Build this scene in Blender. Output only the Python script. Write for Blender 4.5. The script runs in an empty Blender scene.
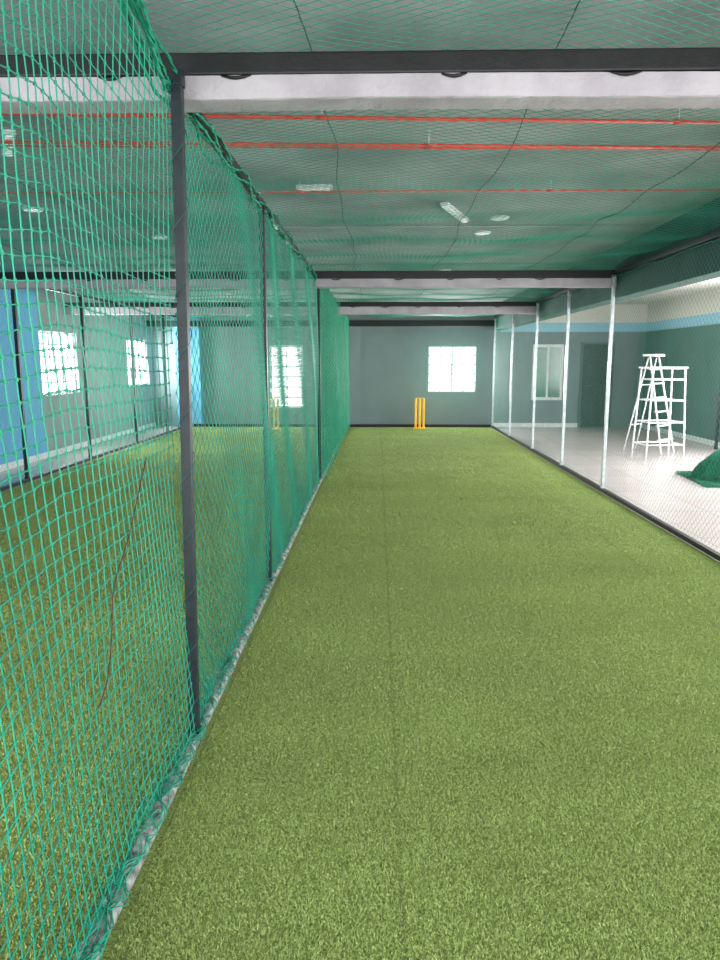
import bpy, bmesh, math, random
import numpy as np
from mathutils import Vector, Matrix
random.seed(4); rng=np.random.default_rng(4)
S=bpy.context.scene
COL=S.collection
try:
    S.view_settings.view_transform='Standard'
    S.view_settings.look='None'
except Exception: pass

# ------------------------------------------------------------------ materials
def mat_new(name):
    m=bpy.data.materials.new(name); m.use_nodes=True
    nt=m.node_tree; b=nt.nodes['Principled BSDF']
    return m,nt,b
def lin(c):
    return tuple(((x/255)/12.92 if x/255<=0.04045 else (((x/255)+0.055)/1.055)**2.4) for x in c)+(1,)
def mat_noise(name,c1,c2,scale=8,rough=0.7,bump=0.1,metal=0.0,detail=6,bscale=None,spec=0.4):
    m,nt,b=mat_new(name)
    tc=nt.nodes.new('ShaderNodeTexCoord'); n=nt.nodes.new('ShaderNodeTexNoise')
    n.inputs['Scale'].default_value=scale; n.inputs['Detail'].default_value=detail
    r=nt.nodes.new('ShaderNodeValToRGB'); r.color_ramp.elements[0].position=.35; r.color_ramp.elements[1].position=.65
    r.color_ramp.elements[0].color=lin(c1); r.color_ramp.elements[1].color=lin(c2)
    nt.links.new(tc.outputs['Object'],n.inputs['Vector']); nt.links.new(n.outputs['Fac'],r.inputs['Fac'])
    nt.links.new(r.outputs['Color'],b.inputs['Base Color'])
    b.inputs['Roughness'].default_value=rough; b.inputs['Metallic'].default_value=metal
    b.inputs['Specular IOR Level'].default_value=spec
    if bump:
        n2=nt.nodes.new('ShaderNodeTexNoise'); n2.inputs['Scale'].default_value=bscale or scale*6
        nt.links.new(tc.outputs['Object'],n2.inputs['Vector'])
        bp=nt.nodes.new('ShaderNodeBump'); bp.inputs['Strength'].default_value=bump; bp.inputs['Distance'].default_value=.01
        nt.links.new(n2.outputs['Fac'],bp.inputs['Height']); nt.links.new(bp.outputs['Normal'],b.inputs['Normal'])
    return m
def math_node(nt,op,a,b=None,c=None):
    n=nt.nodes.new('ShaderNodeMath'); n.operation=op
    for i,v in enumerate((a,b,c)):
        if v is None: continue
        if isinstance(v,(int,float)): n.inputs[i].default_value=v
        else: nt.links.new(v,n.inputs[i])
    return n.outputs[0]
def mix(nt,f,a,b,blend='MIX'):
    n=nt.nodes.new('ShaderNodeMix'); n.data_type='RGBA'; n.blend_type=blend
    if isinstance(f,(int,float)): n.inputs[0].default_value=f
    else: nt.links.new(f,n.inputs[0])
    for i,v in ((6,a),(7,b)):
        if isinstance(v,tuple): n.inputs[i].default_value=v
        else: nt.links.new(v,n.inputs[i])
    return n.outputs[2]

M_net=mat_noise('net_green',(14,126,102),(26,150,120),3,.55,0)
M_net_c=mat_noise('net_ceiling_green',(28,138,114),(44,154,130),3,.6,0)
M_net_s=mat_noise('net_pale_green',(64,138,120),(84,154,136),3,.6,0)
M_cur=mat_noise('net_curtain_green',(4,132,98),(14,150,112),3,.6,0)
M_rope=mat_noise('rope_green',(10,112,86),(22,140,110),30,.7,.3)
M_heap=mat_noise('net_heap_green',(4,92,68),(10,124,92),14,.7,.3)
M_cord=mat_noise('cord_dark',(60,34,32),(80,44,38),30,.8,.2)
M_ropedk=mat_noise('rope_dark_green',(24,80,72),(30,100,88),30,.8,.2)
M_post=mat_noise('post_dark_paint',(12,22,28),(22,36,42),20,.45,.1)
M_black=mat_noise('black_paint',(10,12,14),(18,20,22),12,.5,.1)
M_grille=mat_noise('grille_grey_paint',(120,126,128),(140,146,148),12,.5,.05)
M_postlt=mat_noise('post_lit_grey',(160,168,172),(188,196,200),15,.4,.05,metal=.3)  # right-hand posts: the light falling on them is put into this pale grey
M_white=mat_noise('white_powdercoat',(215,218,220),(235,236,238),10,.45,.03)
M_yellow=mat_noise('stump_yellow',(250,186,10),(255,202,24),10,.4,.0)
M_red=mat_noise('pipe_red',(215,50,44),(232,66,56),6,.4,.0)
M_slab=mat_noise('ceiling_slab_paint',(138,140,144),(188,188,192),1.1,.85,.2)
M_hallceil=mat_noise('hall_ceiling_paint',(222,216,208),(232,228,222),1.5,.8,.05)
M_darkbeam=mat_noise('beam_dark_paint',(40,72,68),(54,86,82),2,.8,.1)
M_door=mat_noise('door_laminate',(34,52,52),(44,62,62),6,.5,.05)
M_pane=mat_noise('green_glass_pane',(26,92,74),(36,116,92),4,.15,.0)
M_blue=mat_noise('blue_paint',(98,168,212),(112,182,222),2,.7,.05)
M_wrap=mat_noise('beam_plaster',(152,146,152),(172,166,172),5,.85,.35,bscale=60)
M_pipe=mat_noise('rail_pipe_scuffed',(66,74,74),(150,154,150),26,.6,.4)
M_lamp=mat_noise('lamp_diffuser',(215,220,220),(225,228,228),5,.4,.0)
b=M_lamp.node_tree.nodes['Principled BSDF']; b.inputs['Emission Color'].default_value=(1,1,1,1); b.inputs['Emission Strength'].default_value=.3

def turf_mat(name,blade):
    m,nt,b=mat_new(name)
    tc=nt.nodes.new('ShaderNodeTexCoord'); o=tc.outputs['Object']
    def noise(s,d=3,rough=.6,vec=o):
        n=nt.nodes.new('ShaderNodeTexNoise'); n.inputs['Scale'].default_value=s; n.inputs['Detail'].default_value=d
        n.inputs['Roughness'].default_value=rough; nt.links.new(vec,n.inputs['Vector']); return n.outputs['Fac']
    f1=noise(150 if blade else 110,3,.75); f2=noise(55,3,.6); f3=noise(.9,3,.55)
    r=nt.nodes.new('ShaderNodeValToRGB'); cr=r.color_ramp
    if blade:
        cs=((90,116,50),(142,164,90),(190,204,138))
    else: cs=((56,80,28),(120,142,66),(160,180,98))
    cr.elements[0].position=.34; cr.elements[0].color=lin(cs[0])
    cr.elements[1].position=.66; cr.elements[1].color=lin(cs[2])
    e=cr.elements.new(.5); e.color=lin(cs[1])
    nt.links.new(f1,r.inputs['Fac'])
    v=math_node(nt,'MULTIPLY_ADD',f2,.8,.6)
    v2=math_node(nt,'MULTIPLY_ADD',f3,.4,.8)
    vv=math_node(nt,'MULTIPLY',v,v2)
    mp=nt.nodes.new('ShaderNodeMapping'); mp.inputs['Scale'].default_value=(.2,1.6,1); nt.links.new(o,mp.inputs['Vector'])
    f4=noise(1.0,2,.5,mp.outputs[0]); v3=math_node(nt,'MULTIPLY_ADD',f4,.3,.85); vv=math_node(nt,'MULTIPLY',vv,v3)
    sx=nt.nodes.new('ShaderNodeSeparateXYZ'); nt.links.new(o,sx.inputs[0])
    w=math_node(nt,'MULTIPLY_ADD',f2,.02,-.01)
    xx=math_node(nt,'ADD',sx.outputs[0],w)
    xm=math_node(nt,'MODULO',math_node(nt,'ADD',xx,20-.065),2.0)
    d=math_node(nt,'ABSOLUTE',math_node(nt,'SUBTRACT',xm,.012))
    seam=math_node(nt,'LESS_THAN',d,.008)
    sm=math_node(nt,'MULTIPLY_ADD',seam,-.17,1.0); vv=math_node(nt,'MULTIPLY',vv,sm)
    cb=nt.nodes.new('ShaderNodeCombineColor')
    for i in range(3): nt.links.new(vv,cb.inputs[i])
    c=mix(nt,1.0,r.outputs['Color'],cb.outputs[0],'MULTIPLY')
    nt.links.new(c,b.inputs['Base Color'])
    b.inputs['Roughness'].default_value=.6 if blade else .85; b.inputs['Specular IOR Level'].default_value=.25
    if not blade:
        b.inputs['Sheen Weight'].default_value=.25; b.inputs['Sheen Tint'].default_value=(.9,.95,.55,1); b.inputs['Sheen Roughness'].default_value=.5
        bp=nt.nodes.new('ShaderNodeBump'); bp.inputs['Strength'].default_value=1; bp.inputs['Distance'].default_value=.015
        nt.links.new(f1,bp.inputs['Height']); nt.links.new(bp.outputs['Normal'],b.inputs['Normal'])
    return m
M_turf=turf_mat('artificial_turf_backing',False); M_blade=turf_mat('artificial_turf_blade',True)

def tile_mat():
    m,nt,b=mat_new('hall_floor_tile')
    tc=nt.nodes.new('ShaderNodeTexCoord'); br=nt.nodes.new('ShaderNodeTexBrick')
    br.offset=0; br.inputs['Scale'].default_value=1; br.inputs['Brick Width'].default_value=.6; br.inputs['Row Height'].default_value=.6
    br.inputs['Mortar Size'].default_value=.005; br.inputs['Color1'].default_value=lin((194,184,182)); br.inputs['Color2'].default_value=lin((202,192,190)); br.inputs['Mortar'].default_value=lin((146,138,136))
    nt.links.new(tc.outputs['Object'],br.inputs['Vector'])
    n=nt.nodes.new('ShaderNodeTexNoise'); n.inputs['Scale'].default_value=1.6; n.inputs['Detail'].default_value=5; nt.links.new(tc.outputs['Object'],n.inputs['Vector'])
    c=mix(nt,math_node(nt,'MULTIPLY',n.outputs['Fac'],.5),br.outputs['Color'],lin((166,156,154)))
    nt.links.new(c,b.inputs['Base Color']); b.inputs['Roughness'].default_value=.25
    return m
M_tile=tile_mat()

def wall_mat(name,base,band,mode):
    m,nt,b=mat_new(name)
    tc=nt.nodes.new('ShaderNodeTexCoord'); sx=nt.nodes.new('ShaderNodeSeparateXYZ'); nt.links.new(tc.outputs['Object'],sx.inputs[0])
    n=nt.nodes.new('ShaderNodeTexNoise'); n.inputs['Scale'].default_value=2.2; n.inputs['Detail'].default_value=6; nt.links.new(tc.outputs['Object'],n.inputs['Vector'])
    c0=mix(nt,n.outputs['Fac'],lin(tuple(max(0,x-9) for x in base)),lin(tuple(x+9 for x in base)))
    if mode=='y': 
        f=math_node(nt,'LESS_THAN',sx.outputs[1],12.0); c=mix(nt,f,c0,lin(band))
    elif mode=='z':
        xr=math_node(nt,'GREATER_THAN',sx.outputs[0],3.0)
        f=math_node(nt,'MULTIPLY',math_node(nt,'GREATER_THAN',sx.outputs[2],2.30),xr); c=mix(nt,f,c0,lin(band))
        f2=math_node(nt,'MULTIPLY',math_node(nt,'GREATER_THAN',sx.outputs[2],2.52),xr); c=mix(nt,f2,c,lin((222,218,210)))
    nt.links.new(c,b.inputs['Base Color']); b.inputs['Roughness'].default_value=.75
    bp=nt.nodes.new('ShaderNodeBump'); bp.inputs['Strength'].default_value=.08; nt.links.new(n.outputs['Fac'],bp.inputs['Height']); nt.links.new(bp.outputs['Normal'],b.inputs['Normal'])
    return m
M_wfar=wall_mat('wall_far_paint',(122,136,140),(150,200,220),'z')
M_wleft=wall_mat('wall_left_paint',(140,152,154),(100,172,214),'y')
M_wright=wall_mat('wall_right_paint',(88,110,108),(150,200,220),'z')

# ------------------------------------------------------------------ mesh helpers
def finish(bm,name,mats,parent=None,smooth=False):
    me=bpy.data.meshes.new(name); bm.normal_update(); bm.to_mesh(me); bm.free()
    for m in (mats if isinstance(mats,(list,tuple)) else [mats]): me.materials.append(m)
    if smooth:
        for p in me.polygons: p.use_smooth=True
    o=bpy.data.objects.new(name,me); COL.objects.link(o)
    if parent: o.parent=parent
    return o
def box(bm,x0,x1,y0,y1,z0,z1,mi=0,bev=0):
    r=bmesh.ops.create_cube(bm,size=1)
    for v in r['verts']:
        v.co=Vector((x0+(v.co.x+.5)*(x1-x0),y0+(v.co.y+.5)*(y1-y0),z0+(v.co.z+.5)*(z1-z0)))
    fs={f for v in r['verts'] for f in v.link_faces}
    for f in fs: f.material_index=mi
    if bev:
        es=list({e for v in r['verts'] for e in v.link_edges})
        rr=bmesh.ops.bevel(bm,geom=es,offset=bev,segments=2,affect='EDGES',profile=.7)
        for f in rr['faces']: f.material_index=mi
def tube(bm,pts,r,seg=8,mi=0,closed=False):
    pts=[Vector(p) for p in pts]; rings=[]
    for i,p in enumerate(pts):
        d=(pts[min(i+1,len(pts)-1)]-pts[max(i-1,0)]).normalized()
        ref=Vector((0,0,1)) if abs(d.z)<.9 else Vector((1,0,0))
        a=d.cross(ref).normalized(); b_=d.cross(a)
        rr=r[i] if isinstance(r,(list,tuple)) else r
        rings.append([bm.verts.new(p+(a*math.cos(t)+b_*math.sin(t))*rr) for t in [2*math.pi*k/seg for k in range(seg)]])
    for i in range(len(rings)-1):
        for k in range(seg):
            f=bm.faces.new((rings[i][k],rings[i][(k+1)%seg],rings[i+1][(k+1)%seg],rings[i+1][k])); f.material_index=mi; f.smooth=True
    for rg in (rings[0][::-1],rings[-1]):
        f=bm.faces.new(rg); f.material_index=mi
def wall(name,axis,p0,p1,a0,a1,z0,z1,holes,mat):
    bm=bmesh.new()
    A=sorted({a0,a1,*[h[0] for h in holes],*[h[1] for h in holes]}); Z=sorted({z0,z1,*[h[2] for h in holes],*[h[3] for h in holes]})
    for i in range(len(A)-1):
        for j in range(len(Z)-1):
            ca=(A[i]+A[i+1])/2; cz=(Z[j]+Z[j+1])/2
            if any(h[0]<ca<h[1] and h[2]<cz<h[3] for h in holes): continue
            if axis=='x': box(bm,p0,p1,A[i],A[i+1],Z[j],Z[j+1])
            else: box(bm,A[i],A[i+1],p0,p1,Z[j],Z[j+1])
    return finish(bm,name,mat)
def window(name,axis,pos,a0,a1,z0,z1,nv=1,bars=4,dep=.08,side=-1):
    """white frame and sashes with a grey security grille on the room side"""
    bm=bmesh.new()
    def bx(u0,u1,w0,w1,v0,v1,mi=0):
        if axis=='x': box(bm,pos+w0,pos+w1,u0,u1,v0,v1,mi,.003)
        else: box(bm,u0,u1,pos+w0,pos+w1,v0,v1,mi,.003)
    h=dep/2; t=.05
    bx(a0,a0+t,-h,h,z0,z1); bx(a1-t,a1,-h,h,z0,z1); bx(a0+t,a1-t,-h,h,z0,z0+t); bx(a0+t,a1-t,-h,h,z1-t,z1)
    for k in range(1,nv+1):
        c=a0+(a1-a0)*k/(nv+1); bx(c-.03,c+.03,-h*.7,h*.7,z0+t,z1-t,1)
    g0,g1=(-.062,-.045) if side<0 else (.045,.062)
    for k in range(1,bars+1):
        c=z0+(z1-z0)*k/(bars+1); bx(a0,a1,g0,g1,c-.012,c+.012,1)
    n=int((a1-a0)/.28)
    for k in range(1,n):
        c=a0+(a1-a0)*k/n; bx(c-.01,c+.01,g0,g1,z0,z1,1)
    return finish(bm,name,[M_white,M_grille])

def prisms(P0,P1,r):
    d=P1-P0; L=np.linalg.norm(d,axis=1,keepdims=True); d=d/np.maximum(L,1e-9)
    ref=np.array([.31,.47,.83]); ref/=np.linalg.norm(ref)
    a=np.cross(d,ref); a/=np.maximum(np.linalg.norm(a,axis=1,keepdims=True),1e-9); b_=np.cross(d,a)
    n=len(P0); V=np.empty((n,6,3))
    for k in range(3):
        t=2*math.pi*k/3; off=(a*math.cos(t)+b_*math.sin(t))*r
        V[:,k]=P0+off; V[:,3+k]=P1+off
    base=(np.arange(n)*6)[:,None,None]
    q=np.array([[0,1,4,3],[1,2,5,4],[2,0,3,5]])[None]
    return V.reshape(-1,3),(base+q).reshape(-1,4)
def quads_obj(name,Vs,Fs,mat,parent=None):
    off=0; VV=[];FF=[]
    for v,f in zip(Vs,Fs): VV.append(v); FF.append(f+off); off+=len(v)
    V=np.concatenate(VV); F=np.concatenate(FF); K=F.shape[1]
    me=bpy.data.meshes.new(name); me.vertices.add(len(V)); me.vertices.foreach_set('co',V.astype(np.float32).ravel())
    me.loops.add(F.size); me.loops.foreach_set('vertex_index',F.astype(np.int32).ravel())
    me.polygons.add(len(F)); me.polygons.foreach_set('loop_start',np.arange(0,F.size,K,dtype=np.int32))
    me.polygons.foreach_set('use_smooth',np.ones(len(F),dtype=bool))
    me.update(calc_edges=True); me.materials.append(mat)
    o=bpy.data.objects.new(name,me); COL.objects.link(o)
    if parent: o.parent=parent
    return o
def net_geo(u0,u1,v0,v1,cell,ang,mapf,r,su=1,sv=1,knots=False,warp=.0):
    R=int(math.hypot((u1-u0)/su,(v1-v0)/sv)/cell)+4
    c,s=math.cos(ang),math.sin(ang)
    I,J=np.meshgrid(np.arange(-R,R+1),np.arange(-R,R+1),indexing='ij')
    U=(c*I-s*J)*cell*su+(u0+u1)/2; V=(s*I+c*J)*cell*sv+(v0+v1)/2
    m=(U>=u0)&(U<=u1)&(V>=v0)&(V<=v1)
    Uj=U+rng.normal(0,cell*.035,U.shape); Vj=V+rng.normal(0,cell*.035,V.shape)
    if warp:
        Uj=Uj+warp*np.sin(1.9*V+.7*U)+warp*.5*np.sin(4.1*V-1.3*U); Vj=Vj+warp*np.sin(1.7*U+1.1*V)*(V-v0)*(v1-V)/((v1-v0)**2/4)
    P=mapf(Uj,Vj)
    Vs=[];Fs=[]
    for (di,dj) in ((1,0),(0,1)):
        A=m[:m.shape[0]-di,:m.shape[1]-dj]&m[di:,dj:]
        p0=P[:P.shape[0]-di,:P.shape[1]-dj][A]; p1=P[di:,dj:][A]
        v,f=prisms(p0,p1,r); Vs.append(v);Fs.append(f)
    if knots:
        kp=P[m]; e=r*2.1
        v,f=prisms(kp-np.array([0,e,e*.3]),kp+np.array([0,e,e*.3]),r*2.0); Vs.append(v);Fs.append(f)
        v,f=prisms(kp-np.array([0,-e*.3,e]),kp+np.array([0,-e*.3,e]),r*2.0); Vs.append(v);Fs.append(f)
    return Vs,Fs

# ------------------------------------------------------------------ room shell
XL,XR=-5.6,6.5; YN,YF=-2.0,18.0; ZC=2.95
bm=bmesh.new(); box(bm,XL-.2,XR+.2,YN,YF+.2,-.15,-.02); finish(bm,'floor',M_tile)
bm=bmesh.new(); box(bm,-4.66,2.76,-1.9,17.75,-.019,.0); turf=finish(bm,'turf_carpet',M_turf)
TAB=rng.normal(0,1,(4096,3))
def blades(x0,x1,y0,y1,dens,h,w):
    n=int((x1-x0)*(y1-y0)*dens)
    x=rng.uniform(x0,x1,n); y=rng.uniform(y0,y1,n)
    a=rng.uniform(0,math.pi,n)
    ci=np.floor(x/.009).astype(np.int64); cj=np.floor(y/.009).astype(np.int64)
    k=(ci*7919+cj*104729+(ci*cj)%977)%4096
    hh=h*rng.uniform(.6,1.2,n)*(1+.15*TAB[k,2]).clip(.6,1.4)
    lx=.35*TAB[k,0]+rng.normal(0,.35,n); ly=.1+.35*TAB[k,1]+rng.normal(0,.35,n)
    B=np.stack([x,y,np.zeros(n)],1); D=np.stack([np.cos(a),np.sin(a),np.zeros(n)],1)*(w/2*rng.uniform(.7,1.3,n))[:,None]
    T=B+np.stack([lx*hh,ly*hh,hh],1)
    V=np.stack([B-D,B+D,T],1).reshape(-1,3); F=np.arange(3*n).reshape(-1,3)
    return V,F
Vs=[];Fs=[]
for args in ((-.72,2.70,1.2,3.2,80000,.009,.0028),(-.72,2.72,3.2,6,30000,.010,.0038),(-.72,2.72,6,10,12000,.011,.006),(-.72,2.72,10,17.5,5000,.011,.009),
             (-3.2,-.82,1.2,4,16000,.010,.005),(-4.6,-.82,4,9,8000,.011,.007),(-4.6,-.82,9,17.5,3500,.011,.010)):
    v,f=blades(*args); Vs.append(v);Fs.append(f)
quads_obj('turf_pile',Vs,Fs,M_blade,turf)
bm=bmesh.new(); box(bm,XL-.2,2.98,YN,YF+.2,ZC,ZC+.2); finish(bm,'ceiling',M_slab)
bm=bmesh.new(); box(bm,2.98,XR+.2,YN,YF+.2,ZC,ZC+.2,0); finish(bm,'ceiling.001',M_hallceil)
far_holes=[(1.24,2.40,.85,1.95),(-2.67,-1.85,.45,1.98)]
wall('wall_far','y',YF,YF+.2,XL-.2,XR+.2,-.02,ZC,far_holes,M_wfar)
left_holes=[(12.0,13.5,1.02,2.1),(16.2,17.7,1.02,2.1)]
wall('wall_left','x',XL-.2,XL,YN,YF,-.02,ZC,left_holes,M_wleft)
right_holes=[(0.0,3.4,.6,2.3),(4.2,7.6,.6,2.3),(8.4,12.4,.6,2.3)]
wall('wall_right','x',XR,XR+.2,YN,YF,-.02,ZC,right_holes,M_wright)
window('window_1','y',YF+.1,1.24,2.40,.85,1.95,1,4)
window('window_2','y',YF+.1,-2.67,-1.85,.45,1.98,0,5)
window('window_3','x',XL-.1,12.0,13.5,1.02,2.1,2,4,side=1)
window('window_4','x',XL-.1,16.2,17.7,1.02,2.1,2,4,side=1)
for i,h in enumerate(right_holes): window('window_%d'%(5+i),'x',XR+.1,*h,3,0)
bm=bmesh.new()
box(bm,3.78,4.53,YF-.03,YF-.002,.65,2.0,0,.004)
for (a,b2) in ((3.84,4.13),(4.18,4.47)): box(bm,a,b2,YF-.04,YF-.028,.72,1.93,1)
finish(bm,'window_8',[M_white,M_pane])
bm=bmesh.new()
box(bm,4.95,5.75,YF-.05,YF-.002,0-.02,2.05,0,.004); box(bm,5.0,5.70,YF-.07,YF-.045,0,2.0,1,.006)
tube(bm,[(5.1,YF-.07,1.0),(5.1,YF-.12,1.0),(5.22,YF-.12,1.0)],.01,8,0)
finish(bm,'door_1',[M_wright,M_door])
for nm,a in (('far',(2.85,4.95,YF-.015,YF,-.02,.08)),('left',(XL,XL+.015,YN,YF,-.02,.08)),('right',(XR-.015,XR,YN,YF-.02,-.02,.08))):
    bm=bmesh.new(); box(bm,*a); finish(bm,'baseboard_'+nm,M_white)
bm=bmesh.new(); box(bm,-4.95,-4.35,YF-.25,YF,-.02,ZC,0,.01); finish(bm,'wall_column',M_blue)
bm=bmesh.new(); box(bm,2.84,3.06,YN,YF-.0,2.34,ZC,0,.01); finish(bm,'ceiling_beam',M_darkbeam)
def tbeam(y,zt,x0,x1,name='net_support_beam',drop=.12,bh=.075,dep=.14):
    bm=bmesh.new()
    box(bm,x0,x1,y-.03,y+.03,zt-bh,zt,0,.006)
    n=200; ph=random.uniform(0,6)
    rings=[]
    prof=[(-.5,-.46),(-.5,-.17),(-.5,.17),(-.5,.5),(0,.5),(.5,.5),(.5,0),(.5,-.46),(.44,-.5),(-.44,-.5)]
    for i in range(n+1):
        x=x0+(x1-x0)*i/n; rg=[]
        wob=.003*math.sin(x*3.1+ph)
        for k,(a,b2) in enumerate(prof):
            rg.append(bm.verts.new((x,y+.05+a*dep+random.uniform(-1,1)*.0012,zt-bh-drop/2+b2*drop+wob+random.uniform(-1,1)*.0012)))
        rings.append(rg)
    K=len(prof)
    for i in range(n):
        for k in range(K):
            f=bm.faces.new((rings[i][k],rings[i+1][k],rings[i+1][(k+1)%K],rings[i][(k+1)%K])); f.material_index=1
    for i in range(int((x1-x0)/.62)):
        x=x0+.2+i*.62+random.uniform(-.12,.12); w=random.uniform(.03,.07)
        tube(bm,[(x-w,y-.025,zt-bh-.004),(x-w*.4,y-.030,zt-bh-.012),(x,y-.032,zt-bh-.014),(x+w*.5,y-.030,zt-bh-.010),(x+w,y-.025,zt-bh-.002)],[.003,.006,.007,.006,.003],8,0)
    return finish(bm,name,[M_black,M_wrap])
tbeam(2.90,2.725,XL,2.84,drop=.085,bh=.075)
tbeam(8.95,2.665,XL,2.84,drop=.10,bh=.09)
tbeam(13.1,2.63,XL,2.84,drop=.13,bh=.08)
bm=bmesh.new(); box(bm,XL,2.84,17.62,17.72,2.42,2.56,0,.005); finish(bm,'net_support_beam',M_black)
for x in (-.77,2.78,-4.7):
    bm=bmesh.new(); box(bm,x-.02,x+.02,2.9,17.62,2.6,2.64,0,.004)
    finish(bm,'net_top_rail',M_black if x!=2.78 else M_post)

def pipe(y,x0,x1,z,tilt=0,r=.017):
    bm=bmesh.new(); tube(bm,[(x0,y-tilt/2,z),(x1,y+tilt/2,z)],r,12)
    x=x0+.5
    while x<x1:
        t=(x-x0)/(x1-x0); yy=y-tilt/2+tilt*t
        tube(bm,[(x-.03,yy,z),(x+.03,yy,z)],r*1.35,12,0)
        tube(bm,[(x,yy,z),(x,yy,ZC-.001)],.003,6,1); x+=1.9
    finish(bm,'sprinkler_pipe',[M_red,M_white],smooth=False)
pipe(4.0,-4.6,2.83,2.86,.45,.010); pipe(4.5,-4.0,2.83,2.86,.35,.010); pipe(4.6,-4.0,2.83,2.87,.3,.005); pipe(5.75,-4.9,2.83,2.87,.05,.007); pipe(2.0,.9,2.83,2.85,.0,.016)
for (y,x0,x1) in ((7.6,-5,2.8),(10.5,-5,2.8)):
    bm=bmesh.new(); tube(bm,[(x0,y,ZC-.012),(x1,y,ZC-.012)],.009,8)
    finish(bm,'electrical_conduit',M_slab)
def roundlight(x,y):
    bm=bmesh.new()
    bmesh.ops.create_cone(bm,cap_ends=True,segments=32,radius1=.085,radius2=.095,depth=.016,matrix=Matrix.Translation((x,y,ZC-.009)))
    r=bmesh.ops.create_cone(bm,cap_ends=True,segments=32,radius1=.075,radius2=.075,depth=.004,matrix=Matrix.Translation((x,y,ZC-.019)))
    for v in r['verts']:
        for f in v.link_faces: f.material_index=1
    finish(bm,'ceiling_light',[M_white,M_lamp])
for p in ((1.15,7.2),(1.1,8.0),(-3.2,5.6),(-3.1,6.7),(-2.4,8.2),(-3.0,11),(1.0,11.2),(1.0,15),(-3,15)): roundlight(*p)
def tubelight(x,y,a,L=.5):
    bm=bmesh.new(); box(bm,-.035,.035,-L/2,L/2,-.03,0,0,.004); box(bm,-.025,.025,-L/2+.02,L/2-.02,-.04,-.029,1,.004)
    o=finish(bm,'batten_light',[M_white,M_lamp]); o.location=(x,y,ZC-.001); o.rotation_euler=(0,0,a)
tubelight(.70,6.9,-.35,.8); tubelight(-.5,5.9,1.5,.28); tubelight(-2.3,4.7,.5,.5)

# ------------------------------------------------------------------ posts & rails
def post(x,y,ztop,mat,s=.03,lean=(0,0)):
    bm=bmesh.new(); box(bm,-s,s,-s,s,.0,ztop,0,.004)
    box(bm,-s*1.2,s*1.2,-s*1.2,s*1.2,ztop-.05,ztop,0,.003); box(bm,-s*1.2,s*1.2,-s*1.2,s*1.2,.0,.07,0,.003)
    for v in bm.verts:
        v.co.x+=lean[0]*v.co.z; v.co.y+=lean[1]*v.co.z
    o=finish(bm,'net_post',mat); o.location=(x,y,0.0); return o
post(-.77,2.82,2.64,M_post,.020,(.012,0)); post(-.77,4.95,2.6,M_post,.019); post(-.77,9.5,2.6,M_post,.02); post(-.77,13.0,2.6,M_post,.02); post(-.77,17.6,2.6,M_post,.025); post(-.77,.2,2.66,M_post,.022)
for y in (4.9,8.88,10.9,13.0,15.3,17.6): post(2.79,y,2.6,M_postlt,.019)
for y in (5.2,7.3,9.44,11.6,13.9,16.0,17.6): post(-4.7,y,2.6,M_post,.022)
post(6.2,13.3,2.5,M_post,.022)
bm=bmesh.new(); box(bm,2.765,2.815,-1.9,17.6,0,.045,0,.006); finish(bm,'net_base_rail',M_black)
bm=bmesh.new(); box(bm,-4.725,-4.675,-1.9,17.6,0,.045,0,.006); finish(bm,'net_base_rail',M_black)
bm=bmesh.new(); box(bm,-4.67,2.76,17.66,17.72,0,.07,0,.006); finish(bm,'net_base_rail',M_black)
bm=bmesh.new(); tube(bm,[(-.77,-1.9,.03),(-.77,17.64,.03)],.03,14,0); finish(bm,'net_base_rail',M_pipe)
Vs=[];Fs=[]
for k in range(16):
    yy=np.arange(-1.5,17.6 if k<6 else 3.6,.02)
    ph=rng.uniform(0,6,4); f=rng.uniform(5,22,3)
    x=-.77+.03*np.sin(yy*f[0]+ph[0])+.018*np.sin(yy*f[1]*2+ph[1]); z=.045+.028*np.abs(np.sin(yy*f[2]+ph[2]))+.01*np.sin(yy*40+ph[3])
    P=np.stack([x,yy,z],1); v,fc=prisms(P[:-1],P[1:],.0024); Vs.append(v);Fs.append(fc)
quads_obj('net_hem_lacing',Vs,Fs,M_net)

# ------------------------------------------------------------------ nets
def ztop(y): return 2.61+.28*np.clip((2.75-y)/1.0,0,1)-.02*np.sin(y*3)**2
def m_div(u,v):
    y=u; f=v/2.62
    z=.05+(ztop(y)-.05)*f
    x=-.77+.03*np.sin(y*1.6+1)*np.sin(math.pi*np.clip(f,0,1))+.012*np.sin(y*5+z*3)
    return np.stack([x,y,z],-1)
A=net_geo(-.2,2.82,0,2.62,.048,.10,m_div,.0022,knots=True,warp=.035)
B=net_geo(2.82,9.6,0,2.62,.048,math.pi/4,m_div,.0019,su=.9,sv=1.12,knots=True,warp=.02)
C=net_geo(9.5,17.64,0,2.62,.046,math.pi/4,m_div,.0016,su=.9,sv=1.12)
quads_obj('divider_net',A[0]+B[0]+C[0],A[1]+B[1]+C[1],M_net)
def m_cur(u,v):
    y=9.3+(u-9.3)*.86
    x=-.72+.05*np.sin(u*11)+.02*np.sin(u*23+v)
    return np.stack([x,y,.04+v*.99],-1)
A=net_geo(9.3,18.9,0,2.6,.042,math.pi/4,m_cur,.002,su=.8,sv=1.2)
quads_obj('curtain_net',A[0],A[1],M_cur)
def m_right(u,v): 
    return np.stack([2.80+.02*np.sin(u*1.3)*np.sin(v*1.2)+0*u,u,.04+v],-1)
A=net_geo(.5,17.64,0,2.56,.05,math.pi/4,m_right,.0011)
quads_obj('side_net',A[0],A[1],M_net_s)
def m_lft(u,v): 
    return np.stack([-4.7+.03*np.sin(u*1.3)*np.sin(v*1.2)+0*u,u,.04+v],-1)
A=net_geo(1.5,17.64,0,2.56,.05,math.pi/4,m_lft,.0012)
quads_obj('side_net',A[0],A[1],M_net)
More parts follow.
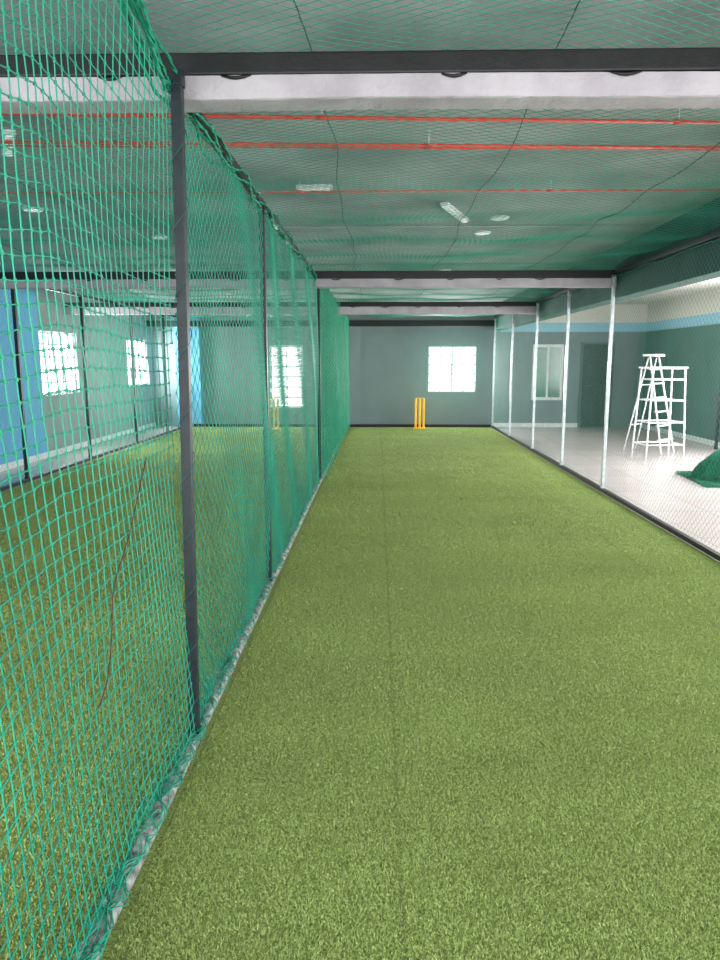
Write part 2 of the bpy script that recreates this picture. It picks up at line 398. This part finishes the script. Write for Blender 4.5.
def m_back(u,v): return np.stack([u,17.69+.01*np.sin(u*3),.05+v],-1)
A=net_geo(-4.3,-.8,0,2.5,.05,math.pi/4,m_back,.0014); B=net_geo(-.75,2.77,0,2.5,.05,math.pi/4,m_back,.0010)
quads_obj('back_net',A[0],A[1],M_net); quads_obj('back_net',B[0],B[1],M_net_s)
sup=np.array([-2.,2.85,8.95,13.1,17.65])
def m_ceil(u,v):
    k=np.clip(np.searchsorted(sup,v)-1,0,3); a=sup[k]; b2=sup[k+1]; t=np.clip((v-a)/(b2-a),0,1)
    z=2.75-.012*np.clip(v-2.85,0,8)-.05*4*t*(1-t)*(.6+.4*np.sin(u*1.7))+.012*np.sin(u*4+v*2)+.014*np.sin(v*6.5+.8*np.sin(u*1.3))*np.sin(math.pi*t)
    return np.stack([u,v,z],-1)
A=net_geo(-4.7,2.8,-.5,17.65,.048,math.pi/4,m_ceil,.0014,su=1.35,sv=.8,warp=.05)
quads_obj('ceiling_net',A[0],A[1],M_net_c)
def rope(name,P,r,mat):
    P=np.array(P); v,f=prisms(P[:-1],P[1:],r); 
    Vs=[v];Fs=[f]
    n=len(P); t=np.arange(n)*1.3; Q=P+np.stack([np.cos(t),np.cos(t*.5)*.2,np.sin(t)],1)*r*1.1; v,f=prisms(Q[:-1],Q[1:],r*.8); Vs.append(v);Fs.append(f)
    quads_obj(name,Vs,Fs,mat)
yy=np.arange(-.5,17.6,.03)
for x0 in (-.25,.66,1.75,-2.2,-3.5):
    z=m_ceil(np.full_like(yy,x0),yy)[:,2]-.006
    rope('net_support_rope',np.stack([x0+.02*np.sin(yy*2)+.01*np.sin(yy*5),yy,z],1),.0024,M_ropedk)
for k,(dx,dz) in enumerate(((0,0),(.02,.025),(-.018,.02),(.01,-.02),(.03,-.01),(-.02,-.03))):
    rope('net_edge_rope',np.stack([-.77+dx+.018*np.sin(yy*7+k),yy,ztop(yy)+dz+.016*np.sin(yy*9+2*k)],1),.006,M_rope)
rope('net_edge_rope',np.stack([2.78+.01*np.sin(yy*7),yy,2.58+.01*np.sin(yy*5)],1),.006,M_rope)
zz=np.arange(.1,2.6,.012); tt=zz*26
rope('post_lacing',np.stack([-.77+.012*zz+.03*np.cos(tt),2.82+.03*np.sin(tt),zz],1),.0012,M_ropedk)
s=np.linspace(0,1,60)
rope('mending_cord',np.stack([-.775+.01*np.sin(s*9),2.38-.56*s-.03*np.sin(s*5),1.28-.62*s+.02*np.sin(s*12)],1),.0018,M_cord)

# ------------------------------------------------------------------ stumps
def stumps(cx,cy):
    e=bpy.data.objects.new('cricket_stumps',None); COL.objects.link(e); e.location=(cx,cy,0)
    bm=bmesh.new(); box(bm,-.15,.15,-.05,.05,0,.025,0,.006); finish(bm,'base',M_yellow,e)
    for i,x in enumerate((-.095,0,.095)):
        bm=bmesh.new(); tube(bm,[(x,0,.02),(x,0,.06),(x,0,.09),(x,0,.70),(x,0,.715),(x,0,.722)],[.028,.028,.026,.026,.02,.008],16)
        finish(bm,'stump_%d'%(i+1),M_yellow,e)
    for i,x in enumerate((-.0475,.0475)):
        bm=bmesh.new(); tube(bm,[(x-.05,0,.728),(x-.03,0,.728),(x-.02,0,.728),(x+.02,0,.728),(x+.03,0,.728),(x+.05,0,.728)],[.005,.005,.009,.009,.005,.005],10)
        finish(bm,'bail_%d'%(i+1),M_yellow,e)
stumps(1.0,17.25); stumps(-2.45,17.0)

# ------------------------------------------------------------------ ladders
def stand(cx,cy,rot,W=.62,D=.5,H=1.62):
    bm=bmesh.new(); top=.82
    c=[(sx*W/2,sy*D/2) for sx in(-1,1) for sy in(-1,1)]
    for x,y in c: tube(bm,[(x,y,0),(x*top,y*top,H)],.015,10)
    for z in (.25,.62,.98,1.32,H):
        f=1-(1-top)*z/H; x=W/2*f; y=D/2*f
        for a,b2 in (((-x,-y),(x,-y)),((-x,y),(x,y)),((-x,-y),(-x,y)),((x,-y),(x,y))): tube(bm,[(*a,z),(*b2,z)],.011,8)
    for z in (.62,1.32):
        f=1-(1-top)*z/H; box(bm,-W/2*f,W/2*f,-D/2*f-.03,-D/2*f+.06,z-.008,z+.008,0,.003)
    box(bm,-W/2*top-.04,W/2*top+.04,-D/2*top-.02,D/2*top+.02,H,H+.025,0,.004)
    o=finish(bm,'platform_ladder',M_white); o.location=(cx,cy,-.02); o.rotation_euler=(0,0,rot)
def aladder(cx,cy,rot,H=1.72):
    bm=bmesh.new()
    for sx in (-1,1):
        tube(bm,[(sx*.24,-.36,0),(sx*.16,0,H)],.016,10); tube(bm,[(sx*.22,.36,0),(sx*.15,.03,H-.04)],.013,8)
    for k in range(1,7):
        t=k/7; w=.24-.08*t; y=-.36*(1-t); box(bm,-w,w,y-.03,y+.05,H*t-.01,H*t+.01,0,.003)
    for k in (2,5):
        t=k/7; w=.22-.07*t; tube(bm,[(-w,.36-.33*t,(H-.04)*t),(w,.36-.33*t,(H-.04)*t)],.010,8)
    box(bm,-.19,.19,-.1,.12,H-.02,H+.02,0,.004)
    o=finish(bm,'step_ladder',M_white); o.location=(cx,cy,-.02); o.rotation_euler=(0,0,rot)
stand(4.72,12.2,.12,W=.66,H=1.5); aladder(4.9,13.1,.75,1.72)

# ------------------------------------------------------------------ heap of netting
def heap(u,v):
    r=np.sqrt((u/.75)**2+(v/.6)**2)
    h=.42*np.clip(1-r**2,0,1)**.8*(1+.25*np.sin(u*9+v*5)*np.cos(v*8))+.03*np.sin(u*25)*np.sin(v*21)*(r<1)
    return np.stack([5.08+u,9.9+v,-.015+np.maximum(h,0)],-1)
Vs=[];Fs=[]
for k,a in enumerate((.2,.7,1.2,.5)):
    f=lambda u,v,k=k:heap(u,v)+np.array([0,0,.012*k])
    A=net_geo(-.78,.78,-.62,.62,.034,a,f,.0022,warp=.04); Vs+=A[0];Fs+=A[1]
n=40; U,V=np.meshgrid(np.linspace(-.74,.74,n),np.linspace(-.59,.59,n),indexing='ij'); P=heap(U,V); P[...,2]-=.006
idx=np.arange(n*n).reshape(n,n); F=np.stack([idx[:-1,:-1],idx[1:,:-1],idx[1:,1:],idx[:-1,1:]],-1).reshape(-1,4)
rr=(np.sqrt((U/.75)**2+(V/.6)**2)[:-1,:-1].ravel()<.97)
Vs.append(P.reshape(-1,3));Fs.append(F[rr])
quads_obj('netting_heap',Vs,Fs,M_heap)
def m_h(u,v): return np.stack([6.2+.02*np.sin(u*4),u,.0+v],-1)
A=net_geo(13.3,17.8,0,2.3,.06,math.pi/4,m_h,.0015); quads_obj('side_net',A[0],A[1],M_net)

# ------------------------------------------------------------------ lights
W=bpy.data.worlds.new('sky_world'); S.world=W; W.use_nodes=True
bg=W.node_tree.nodes['Background']; bg.inputs[0].default_value=(.97,.98,1,1); bg.inputs[1].default_value=3.4
def area(name,loc,rot,sx,sy,e,col=(1,1,1)):
    l=bpy.data.lights.new(name,'AREA'); l.shape='RECTANGLE'; l.size=sx; l.size_y=sy; l.energy=e; l.color=col
    o=bpy.data.objects.new(name,l); o.location=loc; o.rotation_euler=rot; COL.objects.link(o)
hp=math.pi/2
area('frontage_daylight',(.5,-1.95,1.5),(hp,0,0),11,2.8,430,(1,.98,.98))
for i,h in enumerate(right_holes):
    area('window_daylight',(XR-.02,(h[0]+h[1])/2,1.45),(hp,0,hp),h[1]-h[0],1.7,(180,270,390)[i],(1,.985,.985))
area('window_daylight',(1.82,YF+.17,1.4),(-hp,0,0),1.1,1.05,330)
area('window_daylight',(-2.26,YF+.17,1.2),(-hp,0,0),.8,1.5,230)
area('window_daylight',(XL-.17,12.75,1.56),(hp,0,-hp),1.45,1.05,270)
area('window_daylight',(XL-.17,16.95,1.56),(hp,0,-hp),1.45,1.05,260)

# ------------------------------------------------------------------ camera
cd=bpy.data.cameras.new('camera'); cam=bpy.data.objects.new('camera',cd); COL.objects.link(cam)
cd.sensor_fit='VERTICAL'; cd.sensor_height=36; cd.sensor_width=27; cd.lens=27.04; cd.clip_start=.02; cd.clip_end=200
cam.location=(0,0,1.6); cam.rotation_euler=(math.radians(90-9.37),0,math.radians(1.41))
S.camera=cam
